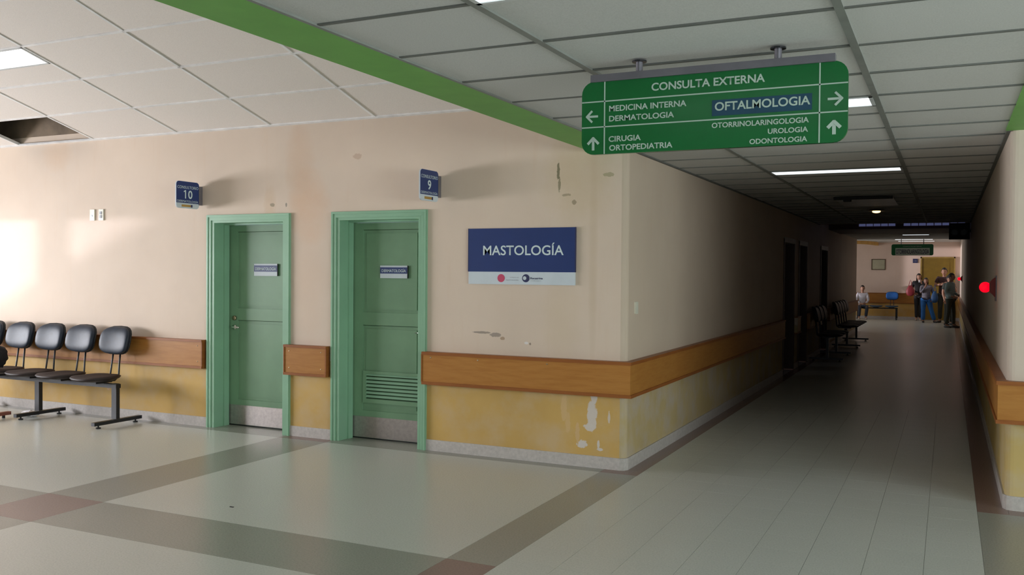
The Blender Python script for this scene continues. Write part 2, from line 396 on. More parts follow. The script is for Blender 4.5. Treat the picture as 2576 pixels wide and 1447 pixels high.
# skirtings
sk = obj('baseboard_back', B((X0, D[0][0], YW-.012, YW, 0, .098), (D[0][1], D[1][0], YW-.012, YW, 0, .098), (D[1][1], XL-.045, YW-.012, YW, 0, .098)), M_BASE, bevel=.004, **ST)
bm = prism([(XL-.046, YW-.012), (XL-.01, YW), (XL+.012, YW+.045), (XL+.012, 14.7), (XL, 14.7), (XL, YW+.05), (XL-.046, YW)], 'z', 0, .098)
box(bm, XL, XL+.012, 15.8, 16.3, 0, .098); box(bm, XL, XL+.012, 17.3, 19.25, 0, .098); box(bm, XL, XL+.012, 20.4, YE, 0, .098)
obj('baseboard_left', bm, M_BASE, **ST)
bm = prism([(6, 7.038), (XR+.045, 7.038), (XR+.01, 7.05), (XR-.012, 7.095), (XR-.012, 36), (XR, 36), (XR, 7.1), (XR+.05, 7.05), (6, 7.05)], 'z', 0, .098)
obj('baseboard_right', bm, M_BASE, **ST)

# ---- hall ceiling: sloping grid, one object per tile
ce = empty('ceiling', (0, YW, 3.0), (math.atan(-SL), 0, 0), **ST)   # local -y runs up the slope
cs_ = math.cos(math.atan(SL))
GX, GY = 1.22, .61
NX, NY = 9, 19
xg0 = -3.53
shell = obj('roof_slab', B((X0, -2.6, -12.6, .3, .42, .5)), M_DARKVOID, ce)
tl = obj('ceiling_tile', B((.006, GX-.006, .006-GY, -.006, .008, .022)), M_TILEH, ce); tmesh = tl.data
first = True
for i in range(-1, 8):
    x0 = xg0-GX*(i+1)+GX if i >= 0 else xg0
    x0 = xg0-GX*i
    xl = x0-GX if i >= 0 else xg0
    for j in range(NY):
        if i == 4 and j == 0: continue                      # the missing tile
        if i == 3 and j == 2: 
            # half tile beside the light fitting
            obj('ceiling_tile', B((x0-GX+.006, x0-.006, -GY*2.5+.006, -GY*2-.006, .008, .022)), M_TILEH, ce); continue
        if i < 0:
            obj('ceiling_tile', B((xg0+.006, -2.632, -GY*(j+1)+.006, -GY*j-.006, .008, .022)), M_TILEH, ce); continue
        if first: tl.location = (xl, -GY*j, 0); first = False
        else: shared('ceiling_tile', tmesh, ce, (xl, -GY*j, random.uniform(-.002, .001)))
for i in range(8):
    obj('ceiling_runner', B((xg0-GX*i-.013, xg0-GX*i+.013, -GY*NY, 0, 0, .03)), M_TEEH, ce)
rl = B((X0, -2.64, -.012, .012, 0, .03))
cm = None
for j in range(1, NY+1):
    if cm is None: o = obj('ceiling_cross_tee', rl, M_TEEH, ce); cm = o.data; o.location = (0, -GY*j, 0)
    else: shared('ceiling_cross_tee', cm, ce, (0, -GY*j, 0))
obj('wall_angle', B((X0, -2.64, -.03, .03, -.004, .012)), M_TEEH, ce)

def fitting(name, label, x0, x1, y0, y1, z, mat, parentrot=None, group=None):
    t = empty(name, ((x0+x1)/2, (y0+y1)/2, z), label=label, category='light')
    if group: t['group'] = group
    hx, hy = (x1-x0)/2, (y1-y0)/2
    obj('fixture_frame', B((-hx, hx, -hy, -hy+.02, -.004, .05), (-hx, hx, hy-.02, hy, -.004, .05), (-hx, -hx+.02, -hy, hy, -.004, .05), (hx-.02, hx, -hy, hy, -.004, .05)), M_FRAMEW, t)
    obj('diffuser', B((-hx+.02, hx-.02, -hy+.02, hy-.02, .0, .008)), mat, t)
    return t
# hall fitting, lying in the slope
yy = -GY*2.75; cy_ = YW+yy*cs_; cz_ = 3.0-yy*math.sin(math.atan(SL))
t = fitting('hall_ceiling_light', 'bright white recessed light panel in the sloping hall ceiling', xg0-GX*4+.01, xg0-GX*3-.01, cy_-.148, cy_+.148, cz_, M_LIGHTH)
t.rotation_euler = (math.atan(-SL), 0, 0)

# ---- low ceiling of lobby and corridor
lc = empty('ceiling', (0, 0, ZC), **ST)
obj('backing_slab', B((XL, 6, -5, 19.0, .06, .16)), M_DARKVOID, lc)
gx = [XL, -1.60, -.38, .84, 2.06, 3.28, 4.5, 6]
PY = .607; gy0 = 3.60-PY*8
mm = {}
skip = {(1, 'a')}
fix = [(9.06, 9.36), (5.42, 5.72), (2.69, 2.99)]
for i in range(len(gx)-1):
    j = 0
    while gy0+PY*j < 19.0-.02:
        y0 = gy0+PY*j; y1 = min(y0+PY, 19.0); j += 1
        if y0 > 6.9 and i > 2: continue
        xr = min(gx[i+1], XR) if y0 > 6.9 else gx[i+1]
        if i == 1 and any(abs(y0-f[0]) < .12 for f in fix[:2]):
            obj('ceiling_tile', B((gx[i]+.005, xr-.005, y0+.31, y1-.005, .006, .02)), M_TILE, lc); continue
        if i == 1 and y0 < 2.99 < y1+.01 and abs(y1-2.99) < .06:
            obj('ceiling_tile', B((gx[i]+.005, xr-.005, y0+.005, y1-.305, .006, .02)), M_TILE, lc); continue
        if i == 1 and 12.0 < y0 < 12.9:
            pass
        k = (i, round(xr, 2), round(y1-y0, 2))
        if k not in mm:
            o = obj('ceiling_tile', B((.005, xr-gx[i]-.005, .005, y1-y0-.005, .006, .02)), M_TILE, lc); mm[k] = o.data; o.location = (gx[i], y0, 0)
        else: shared('ceiling_tile', mm[k], lc, (gx[i], y0, random.uniform(-.002, .001)))
for x in gx[1:-1]:
    obj('ceiling_runner', B((x-.017, x+.017, -5, 19.0 if x < XR else 7.0, -.002, .03)), M_TEE, lc)
cm = {}
j = 0
while gy0+PY*j < 19.0:
    y0 = gy0+PY*j; j += 1
    e = 6.0 if y0 < 6.9 else XR
    if e not in cm: o = obj('ceiling_cross_tee', B((XL, e, -.010, .010, -.001, .03)), M_TEE2, lc); cm[e] = o.data; o.location = (0, y0, 0)
    else: shared('ceiling_cross_tee', cm[e], lc, (0, y0, 0))
obj('wall_angle', B((XL, XL+.025, YW, 19, -.006, .01)), M_TEE2, lc); obj('wall_angle', B((XR-.025, XR, 7.05, 19, -.006, .01)), M_TEE2, lc)
obj('wall_angle', B((XL, XL+.02, -5, YW, -.004, .01)), M_TEE, lc)
# raised bay, dropped beam, rest of the corridor, far room
obj('ceiling', B((XL-.3, XR+.1, 18.9, 19.0, ZC, 3.1), (XL-.3, XR+.1, 18.9, 20.7, 3.0, 3.1)), M_CORR, **ST)
obj('trim_4', B((XL, XR, 20.6, 22.9, ZC-.03, 3.1)), simple('dark_brown_beam', (.09, .04, .025), .6), **ST)
obj('ceiling', B((XL, XR, 22.9, YE+.3, ZC, 2.7), ), M_TILE, **ST)
obj('ceiling', B((-6.3, XR+.3, YE, 36, 2.77, 2.87)), M_TILE, **ST)
obj('trim_5', B((XL-.3, XR, YE-.02, YE+.3, ZC+.002, 2.86)), M_FAR, **ST)
obj('wall_far', B((-6.3, .37, 35.6, 35.9, 0, 2.9)), M_FAR, **ST)
obj('wall_far_side', B((-6.3, -6, YE, 35.6, 0, .8), (-6.3, -6, YE, 35.6, 2.6, 2.9), (-6.3, -6, YE, 29, .8, 2.6), (-6.3, -6, 34, 35.6, .8, 2.6), (-6.3, XL-.3, YE, YE+.3, 0, 2.9)), M_FAR, **ST)
obj('baseboard_far', B((-6, XR, 35.585, 35.6, 0, .1)), M_BASE, **ST)
# curved ochre frieze where the far room meets its ceiling
arc = [(-3.35+1.05*math.sin(R(t_)), 35.6-2.4*math.cos(R(t_))) for t_ in range(0, 91, 10)]
arc2 = [(x-.05, y_-.0) for x, y_ in arc][::-1]
obj('trim_6', prism([(x, y_) for x, y_ in arc]+[(x-.12, y_+.02) for x, y_ in arc][::-1], 'z', 2.66, 2.775), M_BEAML, **ST)
# blue translucent sheets on the face of the dropped beam
sh = thing('skylight_sheet', 'faint blue corrugated skylight strip high across the dark corridor', 'skylight', (0, 0, 0))
for k in range(14):
    x = -1.72+k*.145
    if 4 < k < 6: continue
    obj('sheet_rib', prism([(x, 2.62), (x+.13, 2.62), (x+.12, 2.80), (x+.01, 2.80)], 'y', 20.56, 20.598), M_SKY, sh)

# ------------------------------------------------------------------ corridor lights
LG = 'recessed lights of the low ceiling'
fitting('ceiling_light', 'long lit white light strip deep in the corridor ceiling, beyond the green sign', -1.585, -.395, 9.07, 9.37, ZC, M_LIGHTC)
fitting('ceiling_light', 'lit white light panel peeping out to the right of the hanging green sign', -1.585, -.395, 5.43, 5.73, ZC, M_LIGHTC)
fitting('ceiling_light', 'lit white light panel cut by the top edge of the photograph', -1.585, -.395, 2.70, 3.0, ZC, M_LIGHTC)
t = thing('open_ceiling_hatch', 'grey drooping ceiling panel with black gap, beyond the lit light strip', 'ceiling panel', (-.98, 13.0, ZC))
obj('panel', prism([(-.62, -.02), (.78, -.022), (.78, -.006), (-.62, -.004)], 'x', -.36, .34), M_FRAMEW, t)
obj('dark_gap', B((-.36, .34, -.70, -.63, -.035, -.002)), M_BLACKR, t, label='black gap along the near edge')
obj('latch', B((-.24, -.15, -.72, -.62, -.06, -.03)), M_BLACKR, t, bevel=.005)
t = thing('ceiling_downlight', 'small round warm glowing downlight in the dark corridor ceiling', 'light', (-1.0, 14.9, ZC))
bm = bmesh.new(); bmesh.ops.create_cone(bm, cap_ends=True, segments=24, radius1=.12, radius2=.105, depth=.02)
obj('rim', bm, M_BRASS, t).location = (0, 0, -.012)
obj('bulb', ell(0, 0, -.03, .06, .06, .022), M_WARM, t, True)

# ------------------------------------------------------------------ consulting-room doors
def uframe(x0, x1, zt, w_, ya, yb_, z0=0):
    return prism([(x0, z0), (x0, zt), (x1, zt), (x1, z0), (x1-w_, z0), (x1-w_, zt-w_), (x0+w_, zt-w_), (x0+w_, z0)], 'y', ya, yb_)
def green_door(n, x0, x1, louver, handle_left):
    t = empty('door_%d' % n, (0, 0, 0), kind='structure', label='green painted wooden door %s' % ('with a louvred vent and steel kick plate, nearer the corner' if louver else 'with a steel kick plate and lever, nearer the black seats'), category='door')
    ci = .055
    obj('casing', uframe(x0, x1, 2.15, ci, YW-.022, YW+.02), M_GREENF, t, bevel=.007)
    obj('casing_bead', uframe(x0+.004, x1-.004, 2.146, .018, YW-.03, YW-.02), M_GREENF, t, bevel=.003)
    j0, j1 = x0+ci-.01, x1-ci+.01
    obj('jamb', uframe(j0, j1, 2.115, .045, YW-.012, YW+.27), M_GREENF, t, bevel=.003)
    obj('door_stop', uframe(j0+.045, j1-.045, 2.07, .015, YW+.12, YW+.19), M_GREENF, t)
    l0, l1 = j0+.047, j1-.047; yf = YW+.205
    lf = obj('door_leaf', B((l0, l1, yf+.012, yf+.045, .012, 2.055)), M_GREEN, t)
    # stiles and rails proud of the two sunk panels
    zr = [.012, .27, 1.085, 1.205, 1.99, 2.055]
    sw = .115
    bx = [(l0, l0+sw, yf, yf+.013, .012, 2.055), (l1-sw, l1, yf, yf+.013, .012, 2.055)]
    for p, q in ((zr[0], zr[1]), (zr[2], zr[3]), (zr[4], zr[5])): bx.append((l0+sw, l1-sw, yf, yf+.013, p, q))
    obj('stile_frame', B(*bx), M_GREEN, lf)
    obj('panel', B((l0+sw+.03, l1-sw-.03, yf+.006, yf+.014, 1.235, 1.955)), M_GREEN, lf, bevel=.005)
    obj('panel', B((l0+sw+.03, l1-sw-.03, yf+.006, yf+.014, .30, 1.05)), M_GREEN, lf, bevel=.005)
    for z in (1.985, 1.08): obj('rail_shadow', B((l0+sw, l1-sw, yf+.004, yf+.013, z, z+.009)), M_GSHADE, lf)  # dark strip paints the shadow under each rail
    obj('kick_plate', B((l0+.004, l1-.004, yf-.003, yf+.001, .014, .212)), M_STEEL, lf, label='brushed steel kick plate')
    obj('threshold_gap', B((l0, l1, yf+.003, yf+.03, .0, .012)), M_BLACKR, t)
    if louver:
        a0, a1, z0, z1 = l0+.125, l1-.025, .345, .650
        a1 = min(a1, -4.335)
        obj('vent_frame', B((a0, a0+.035, yf-.014, yf+.002, z0, z1), (a1-.035, a1, yf-.014, yf+.002, z0, z1), (a0+.035, a1-.035, yf-.014, yf+.002, z0, z0+.04), (a0+.035, a1-.035, yf-.014, yf+.002, z1-.028, z1)), M_GREEN, lf)
        obj('vent_shadow_box', B((a0+.035, a1-.035, yf-.002, yf+.001, z0+.04, z1-.028)), M_GSHADE, lf)
        for k in range(7):
            z = z0+.048+k*.0345
            obj('slat', prism([(yf-.004, z+.026), (yf-.002, z+.026), (yf-.013, z+.007), (yf-.016, z+.006)], 'x', a0+.035, a1-.035), M_GREENF, lf)
    if handle_left:
        obj('deadbolt', cyl((l0+.075, yf, 1.105), (l0+.075, yf-.018, 1.105), .024), M_BRASS, lf, True)
        h = obj('handle', cyl((l0+.075, yf, 1.01), (l0+.075, yf-.012, 1.01), .026), M_CHROME, lf, True)
        bm = tube([(l0+.075, yf-.01, 1.01), (l0+.075, yf-.05, 1.012), (l0+.10, yf-.055, 1.014), (l0+.175, yf-.05, 1.012)], .010)
        obj('lever', bm, M_CHROME, h if False else lf, True)
    else:
        bm = tube([(l1-.02, yf-.002, 1.03), (l1-.03, yf-.045, 1.03), (l1-.13, yf-.045, 1.032)], .008)
        obj('lever', bm, M_CHROME, lf, True)
    return yf
yf = green_door(1, D[0][0], D[0][1], False, True)
green_door(2, D[1][0], D[1][1], True, False)
for i, (x0, x1, z0, z1, lab) in enumerate([(-6.35, -6.05, 1.54, 1.662, 'small navy and white DERMATOLOGÍA plaque on the door nearer the black seats'), (-4.826, -4.523, 1.532, 1.650, 'small navy and white DERMATOLOGÍA plaque on the door with the vent')]):
    t = thing('door_plaque', lab, 'sign')
    pl = obj('plate', B((x0, x1, yf-.008, yf-.0005, z0, z1)), M_WHITE, t, bevel=.001)
    obj('blue_band', B((x0, x1, yf-.0095, yf-.0075, z0+.043, z1-.016)), M_BLUE, t)
    text('lettering', 'DERMATOLOGÍA', t, M_GREY if False else M_TXT, x0+.018, x1-.018, z0+.056, z1-.028, yf-.0102, bold=.008)
    obj('end_cap', B((x1-.003, x1+.004, yf-.01, yf, z0, z1)), M_BLACKR, t)

# corridor doors
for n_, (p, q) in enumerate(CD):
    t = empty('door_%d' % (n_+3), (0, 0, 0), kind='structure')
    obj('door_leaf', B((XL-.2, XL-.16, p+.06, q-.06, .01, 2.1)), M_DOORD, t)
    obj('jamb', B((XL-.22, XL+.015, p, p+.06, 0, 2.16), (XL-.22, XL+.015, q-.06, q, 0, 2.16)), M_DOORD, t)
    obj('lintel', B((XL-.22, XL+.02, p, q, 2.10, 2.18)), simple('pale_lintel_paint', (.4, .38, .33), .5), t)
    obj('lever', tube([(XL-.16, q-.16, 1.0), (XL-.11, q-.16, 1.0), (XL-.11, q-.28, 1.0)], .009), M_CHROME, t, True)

# ------------------------------------------------------------------ wall guard rails
def guard(label, segs, ends=()):
    t = thing('wall_guard_rail', label, 'rail')
    return t
z0, z1, dp = .595, .885, .065
def guard_x(label, x0, x1, endL=True, endR=True):
    t = guard(label, None)
    obj('board', B((x0, x1, YW-dp+.012, YW-.001, z0+.02, z1-.02)), M_WOOD, t)
    obj('top_cap', B((x0-.004, x1+.004, YW-dp, YW-.001, z1-.022, z1)), M_WOODD, t, bevel=.004)
    obj('bottom_cap', B((x0-.004, x1+.004, YW-dp, YW-.001, z0, z0+.024)), M_WOODD, t, bevel=.004)
    for e, on in ((x0, endL), (x1, endR)):
        if on: obj('end_board', B((e-.006, e+.006, YW-dp+.004, YW-.001, z0+.02, z1-.02)), M_WOODD, t)
    for sx in (x0+.06, x1-.06):
        for sz in (z0+.07, z1-.06): obj('screw', ell(sx, YW-dp+.011, sz, .006, .003, .006, u=8, v=6), M_BRASS, t)
    return t
guard_x('orange wooden wall guard rail running behind the black seats', X0+.02, -6.805)
guard_x('short orange wooden wall guard rail between the two green doors', -5.755, -5.26)
t = guard('long wooden wall guard rail wrapping the corner into the corridor', None)
XC = XL+dp; YC = YW-dp
def lprof(za, zb, m, nm, d_, y_end=14.6):
    i = .0
    pts = [(-4.21, YW-.001), (-4.21, YW-d_), (XL+d_, YW-d_), (XL+d_, y_end), (XL+.001, y_end), (XL+.001, YW+.045), (XL-.02, YW+.012), (XL-.06, YW-.001)]
    return obj(nm, prism(pts, 'z', za, zb), m, t, bevel=.003)
lprof(z0+.02, z1-.02, M_WOOD, 'board', dp-.010); lprof(z1-.026, z1, M_WOODD, 'top_cap', dp); lprof(z0, z0+.026, M_WOODD, 'bottom_cap', dp)
obj('end_board', B((-4.216, -4.208, YW-dp+.004, YW, z0+.02, z1-.02)), M_WOODD, t)
for sx in (-4.12, -4.10+.45, -3.0):
    obj('screw', ell(sx, YW-dp+.009, z1-.05, .007, .003, .007, u=8, v=6), M_BRASS, t)
def guard_y(label, x, side, ya, yb):
    t = guard(label, None)
    xa, xb = sorted((x+side*.001, x+side*(dp-.01))); xc, xd = sorted((x+side*.001, x+side*dp))
    obj('board', B((xa, xb, ya, yb, z0+.02, z1-.02)), M_WOOD, t)
    obj('top_cap', B((xc, xd, ya-.004, yb+.004, z1-.024, z1)), M_WOODD, t); obj('bottom_cap', B((xc, xd, ya-.004, yb+.004, z0, z0+.024)), M_WOODD, t)
    obj('end_board', B((xc, xd, ya-.008, ya, z0+.02, z1-.02)), M_CORR if yb-ya < .6 else M_WOOD, t)  # short stub gets a pale end to paint the light catching it
    return t
guard_y('short guard rail stub with a painted-on lit end, between two dark corridor doors', XL, 1, 15.84, 16.26)
guard_y('guard rail on the corridor wall behind the black silhouetted seats', XL, 1, 20.5, YE-.02)
guard_y('guard rail between the second and third dark corridor doors', XL, 1, 17.36, 19.2)
t = guard('wooden wall guard rail wrapping the right-hand pier and running down the corridor', None)
def rprof(za, zb, m, nm, d_):
    pts = [(5.9, 7.049), (5.9, 7.05-d_), (XR-d_, 7.05-d_), (XR-d_, 35.4), (XR-.001, 35.4), (XR-.001, 7.095), (XR+.02, 7.062), (XR+.06, 7.049)]
    return obj(nm, prism(pts, 'z', za, zb), m, t, bevel=.003)
rprof(z0+.02, z1-.02, M_WOOD, 'board', dp-.010); rprof(z1-.026, z1, M_WOODD, 'top_cap', dp); rprof(z0, z0+.026, M_WOODD, 'bottom_cap', dp)
t = guard('orange guard rail on the far room wall behind the blue bench', None)
obj('board', B((-5.9, -1.05, 35.55, 35.599, .60, .92)), M_WOOD, t); obj('top_cap', B((-5.9, -1.05, 35.53, 35.599, .92, .945)), M_WOODD, t); obj('bottom_cap', B((-5.9, -1.05, 35.53, 35.599, .575, .60)), M_WOODD, t)

# ------------------------------------------------------------------ hanging direction sign
t = thing('hanging_direction_sign', 'large green hanging direction sign headed CONSULTA EXTERNA', 'sign', (0, 0, 0))
ysn = 4.09; sx0, sx1, sz0, sz1 = -1.595, -.392, 2.162, 2.508
bd = obj('sign_board', prism(rrect(sx0, sx1, sz0, sz1, .06), 'y', ysn, ysn+.02), M_SGREEN, t)
obj('hanging_bar', B((-1.548, -.445, ysn-.012, ysn+.032, sz1-.004, sz1+.03)), M_ALU, t, bevel=.002)
for x in (-1.314, -.684):
    obj('hanger', cyl((x, ysn+.01, sz1+.03), (x, ysn+.01, ZC-.001), .016, 12), M_ALU, t)
    obj('ceiling_rose', cyl((x, ysn+.01, ZC-.008), (x, ysn+.01, ZC-.001), .034, 16), M_BLACKM, t)
yl = ysn-.0012
def ln(x0, x1, za, zb): obj('rule_line', B((x0, x1, yl, ysn+.0005, za, zb)), M_STXT, t)
for x in (-1.480, -.507): ln(x-.0028, x+.0028, sz0+.001, sz1-.001)
for z in (2.412, 2.2915): ln(sx0+.001, sx1-.001, z-.0028, z+.0028)
TX = [('CONSULTA EXTERNA', -1.251, -.737, 2.442, 2.479), ('MEDICINA INTERNA', -1.457, -1.086, 2.361, 2.389), ('DERMATOLOGIA', -1.457, -1.143, 2.314, 2.341), ('CIRUGIA', -1.458, -1.30, 2.218, 2.245),
      ('ORTOPEDIATRIA', -1.455, -1.149, 2.176, 2.203), ('OTORRINOLARINGOLOGIA', -.969, -.550, 2.253, 2.277), ('UROLOGIA', -.722, -.553, 2.213, 2.236), ('ODONTOLOGIA', -.801, -.556, 2.172, 2.195)]
for s_, x0, x1, za, zb in TX: text('lettering', s_, t, M_STXT, x0, x1, za, zb, yl, bold=.022)
obj('blue_patch', B((-.969, -.538, yl, ysn+.0005, 2.307, 2.378)), M_BLUE2, t, label='dark blue stuck-on panel')
text('lettering', 'OFTALMOLOGIA', t, M_STXT, -.956, -.545, 2.329, 2.368, yl-.001, bold=.02)
def arrow(cx, cz, s_, ang, w_=.008):
    # shaft and two barbs, thick line arrow pointing along +x before rotation
    bm = bmesh.new()
    h = s_/2
    def seg(x0, y0, x1, y1, w0):
        d = Vector((x1-x0, y1-y0)).normalized(); nn = Vector((-d.y, d.x))*w0
        pts = [(x0+nn.x, y0+nn.y), (x0-nn.x, y0-nn.y), (x1-nn.x, y1-nn.y), (x1+nn.x, y1+nn.y)]
        ca, sa = math.cos(ang), math.sin(ang)
        prism([(cx+px*ca-py*sa, cz+px*sa+py*ca) for px, py in pts], 'y', yl-.0001*len(bm.verts), ysn+.0005, bm)
    seg(-h, 0, h*.85, 0, w_*.62); seg(0, h*.92, h, -.002, w_*.6); seg(0, -h*.92, h, .002, w_*.6)
    obj('arrow', bm, M_STXT, t)
arrow(-1.542, 2.343, .058, math.pi); arrow(-1.536, 2.212, .06, math.pi/2, .010); arrow(-.444, 2.347, .06, 0); arrow(-.447, 2.224, .057, math.pi/2, .012)

# ------------------------------------------------------------------ MASTOLOGÍA sign
t = thing('wall_sign', 'blue and white MASTOLOGÍA sign on the cream wall right of the doors', 'sign')
obj('sign_plate', B((-3.764, -2.772, YW-.02, YW-.001, 1.493, 1.972)), M_WHITE, t, bevel=.001)
obj('blue_panel', B((-3.764, -2.772, YW-.0215, YW-.0195, 1.600, 1.972)), M_BLUE, t)
obj('edge_strip', B((-3.770, -3.763, YW-.022, YW, 1.60, 1.973)), M_NAVY, t); obj('edge_strip', B((-2.773, -2.768, YW-.022, YW, 1.60, 1.973)), M_NAVY, t)
text('lettering', 'MASTOLOGÍA', t, M_TXT, -3.622, -2.872, 1.741, 1.846, YW-.0225, bold=.012)
yb = YW-.0215
def disc(cx, cz, r, m, nm, y=yb, sq=1): obj(nm, prism([(cx+r*math.cos(k*math.pi/12), cz+r*sq*math.sin(k*math.pi/12)) for k in range(24)], 'y', y, YW-.0195), m, t)
disc(-3.448, 1.546, .0345, M_PINK, 'pink_emblem'); disc(-3.215, 1.547, .034, M_NAVY, 'navy_emblem'); disc(-3.226, 1.548, .016, M_WHITE, 'emblem_white_dot', yb-.001)  # small white dot printed over the navy emblem
text('lettering', 'CLÍNICA DE', t, M_GREY, -3.364, -3.281, 1.549, 1.558, yb); text('lettering', 'MASTOLOGÍA', t, M_GREY, -3.401, -3.281, 1.526, 1.537, yb)
text('lettering', 'Recatrina', t, M_NAVY, -3.172, -3.059, 1.539, 1.556, yb, bold=.02); text('lettering', 'consulta externa', t, M_GREY, -3.169, -3.075, 1.523, 1.530, yb)

# ------------------------------------------------------------------ projecting room-number signs
def number_sign(num, x, lab, txt=True):
    t = thing('room_number_sign', lab, 'sign', (x, YW, 0), group=None)
    ya, yb_, za, zb = -.348, -.045, 2.208, 2.475
    obj('sign_plate', prism(rrect(ya, yb_, za, zb, .035), 'x', -.012, 0), M_WHITE, t)
    obj('blue_panel', prism(rrect(ya+.001, yb_-.001, za+.052, zb-.001, .034, corners=(1, 1, 0, 0)), 'x', -.002, .0015), M_BLUE, t)
    obj('wall_bracket', B((-.03, .004, -.05, -.001, 2.25, 2.44)), M_ALU, t, bevel=.003)
    text('lettering', 'CONSULTORIO', t, M_GREY if not txt else M_TXT, ya+.014, yb_-.012, zb-.073, zb-.045, .002, 'x', .0)
    wd = .062 if len(num) == 2 else .033
    mid = (ya+yb_)/2
    a_ = mid-wd
    for ch in num:
        if ch == '1':
            obj('lettering', prism([(a_+.024, 2.305), (a_+.037, 2.305), (a_+.037, 2.388), (a_+.026, 2.388), (a_+.008, 2.377), (a_+.008, 2.367), (a_+.024, 2.373)], 'x', .0012, .0024), M_TXT, t)
        else: text('lettering', ch, t, M_TXT, a_+.004, a_+.060, 2.305, 2.388, .002, 'x', .02)
        a_ += .062
    text('lettering', 'DERMATOLOGÍA', t, M_TXT, ya+.012, yb_-.014, 2.268, 2.293, .002, 'x', .0)
    obj('gold_emblem', B((-.001, .0012, mid-.08, mid+.04, za+.014, za+.036)), M_GOLD, t)
    obj('navy_emblem', B((-.001, .0014, mid+.042, mid+.062, za+.012, za+.038)), M_NAVY, t)
number_sign('10', -6.855, 'projecting blue CONSULTORIO 10 sign above the left green door')
number_sign('9', -4.06, 'projecting blue CONSULTORIO 9 sign above the vented green door')
number_sign('11', -10.62, 'projecting blue room sign just beyond the left edge of the photograph')

# switches
for x, lab, kk in ((-8.437, 'ivory blank wall plate high on the wall, left of its twin', 0), (-8.300, 'ivory wall switch plate with grey rockers high on the wall', 1)):
    t = thing('wall_plate', lab, 'switch')
    obj('plate', B((x-.035, x+.035, YW-.014, YW-.001, 2.125, 2.245)), M_SWITCH, t, bevel=.004)
    if kk:
        for z in (2.150, 2.19): obj('rocker', B((x-.015, x+.015, YW-.018, YW-.012, z, z+.032)), M_GREY, t, bevel=.002)
    else: obj('cable_hole', ell(x, YW-.014, 2.175, .014, .003, .012), M_WHITE, t, True)
obj('wall_plate', prism(rrect(7.20, 7.27, 1.26, 1.36, .008), 'x', XL, XL+.012), M_SWITCH, None, label='small ivory switch plate on the corridor side of the corner', category='switch')

# ------------------------------------------------------------------ beam seating
def seat_parts(t, x, back=True, mats=(M_BLACKV, M_BLACKS, M_BLACKM), sub=True):
    """one chair of a beam bench, facing local -y; beam at y=0"""
    V, SP, MT = mats
    bm = ell(x, -.03, .465, .225, .225, .030, 2.6, 28, 8)
    for v in bm.verts:
        d = (v.co.y+.03)/.225
        v.co.z += .022*d*d + (.0 if d > -.6 else -.03*(abs(d)-.6)) + .02*((v.co.x-x)/.225)**2
    st = obj('seat', bm, SP, t, True)
    obj('seat_bracket', B((x-.09, x+.09, -.10, .10, .425, .447)), MT, st, bevel=.004)
    if not back: return
    bm = ell(x, 0, 0, .205, .045, .142, 3.0, 32, 14)
    for v in bm.verts:
        d = (v.co.x-x)/.205
        v.co.y += -.035*d*d + (v.co.z*.22); v.co.z += .847
        v.co.y += .235
    bk = obj('backrest', bm, V, t, True)
    bm = ell(x, 0, 0, .213, .022, .150, 3.0, 32, 10)
    for v in bm.verts:
        d = (v.co.x-x)/.213
        v.co.y += -.035*d*d + v.co.z*.22; v.co.z += .847; v.co.y += .262
    obj('back_shell', bm, M_BLACKR, bk, True)
    for sx in (-.055, .055):
        obj('back_tube', tube([(x+sx, .02, .44), (x+sx, .16, .435), (x+sx*1.15, .205, .47), (x+sx, .22, .60), (x+sx*.9, .245, .78)], .0095, 8), MT, t, True)
def bench(label, loc, rz, xs, posts, x0, x1, backs=None, mats=(M_BLACKV, M_BLACKS, M_BLACKM), group=None):
    t = thing('beam_seating', label, 'bench', loc, rz, group)
    obj('beam', B((x0, x1, -.03, .03, .385, .425)), mats[2], t, bevel=.004)
    for x in posts:
        obj('post', B((x-.034, x+.034, -.022, .022, .07, .43)), mats[2], t, bevel=.004)
        ft = obj('foot_bar', B((x-.024, x+.024, -.275, .315, .032, .066)), mats[2], t, bevel=.008)
        for yy_ in (-.21, .25):
            bm = cyl((x, yy_, .034), (x, yy_, .012), .008, 8); cyl((x, yy_, .012), (x, yy_, 0), .024, 12, bm)
            obj('glide', bm, M_BLACKR, ft)
    for i, x in enumerate(xs): seat_parts(t, x, backs is None or backs[i], mats)
    return t
bench('black five-seat beam bench against the door wall at the left', (0, 6.61, 0), 0, [-7.895, -8.415, -8.895, -9.39, -9.89], [-7.64, -8.80, -9.97], -10.2, -7.60)
bench('nearer black silhouetted beam bench along the dark corridor', (XL+.345, 20.0, 0), R(90), [-2.2+.52*k for k in range(3)], [-2.4, -.9], -2.5, -.8)
bench('farther black silhouetted beam bench along the dark corridor, ending by the bright floor', (XL+.345, 22.4, 0), R(90), [-1.3+.52*k for k in range(5)], [-1.2, 1.05], -1.5, 1.15)
BM = (M_BLUEV, M_BLUES, M_BLACKM)
bench('blue beam bench in the far room with one blue backrest left', (-2.3, 35.05, 0), 0, [-.48, -.02, .50], [-.62, .66], -.7, .70, [False, False, True], BM)
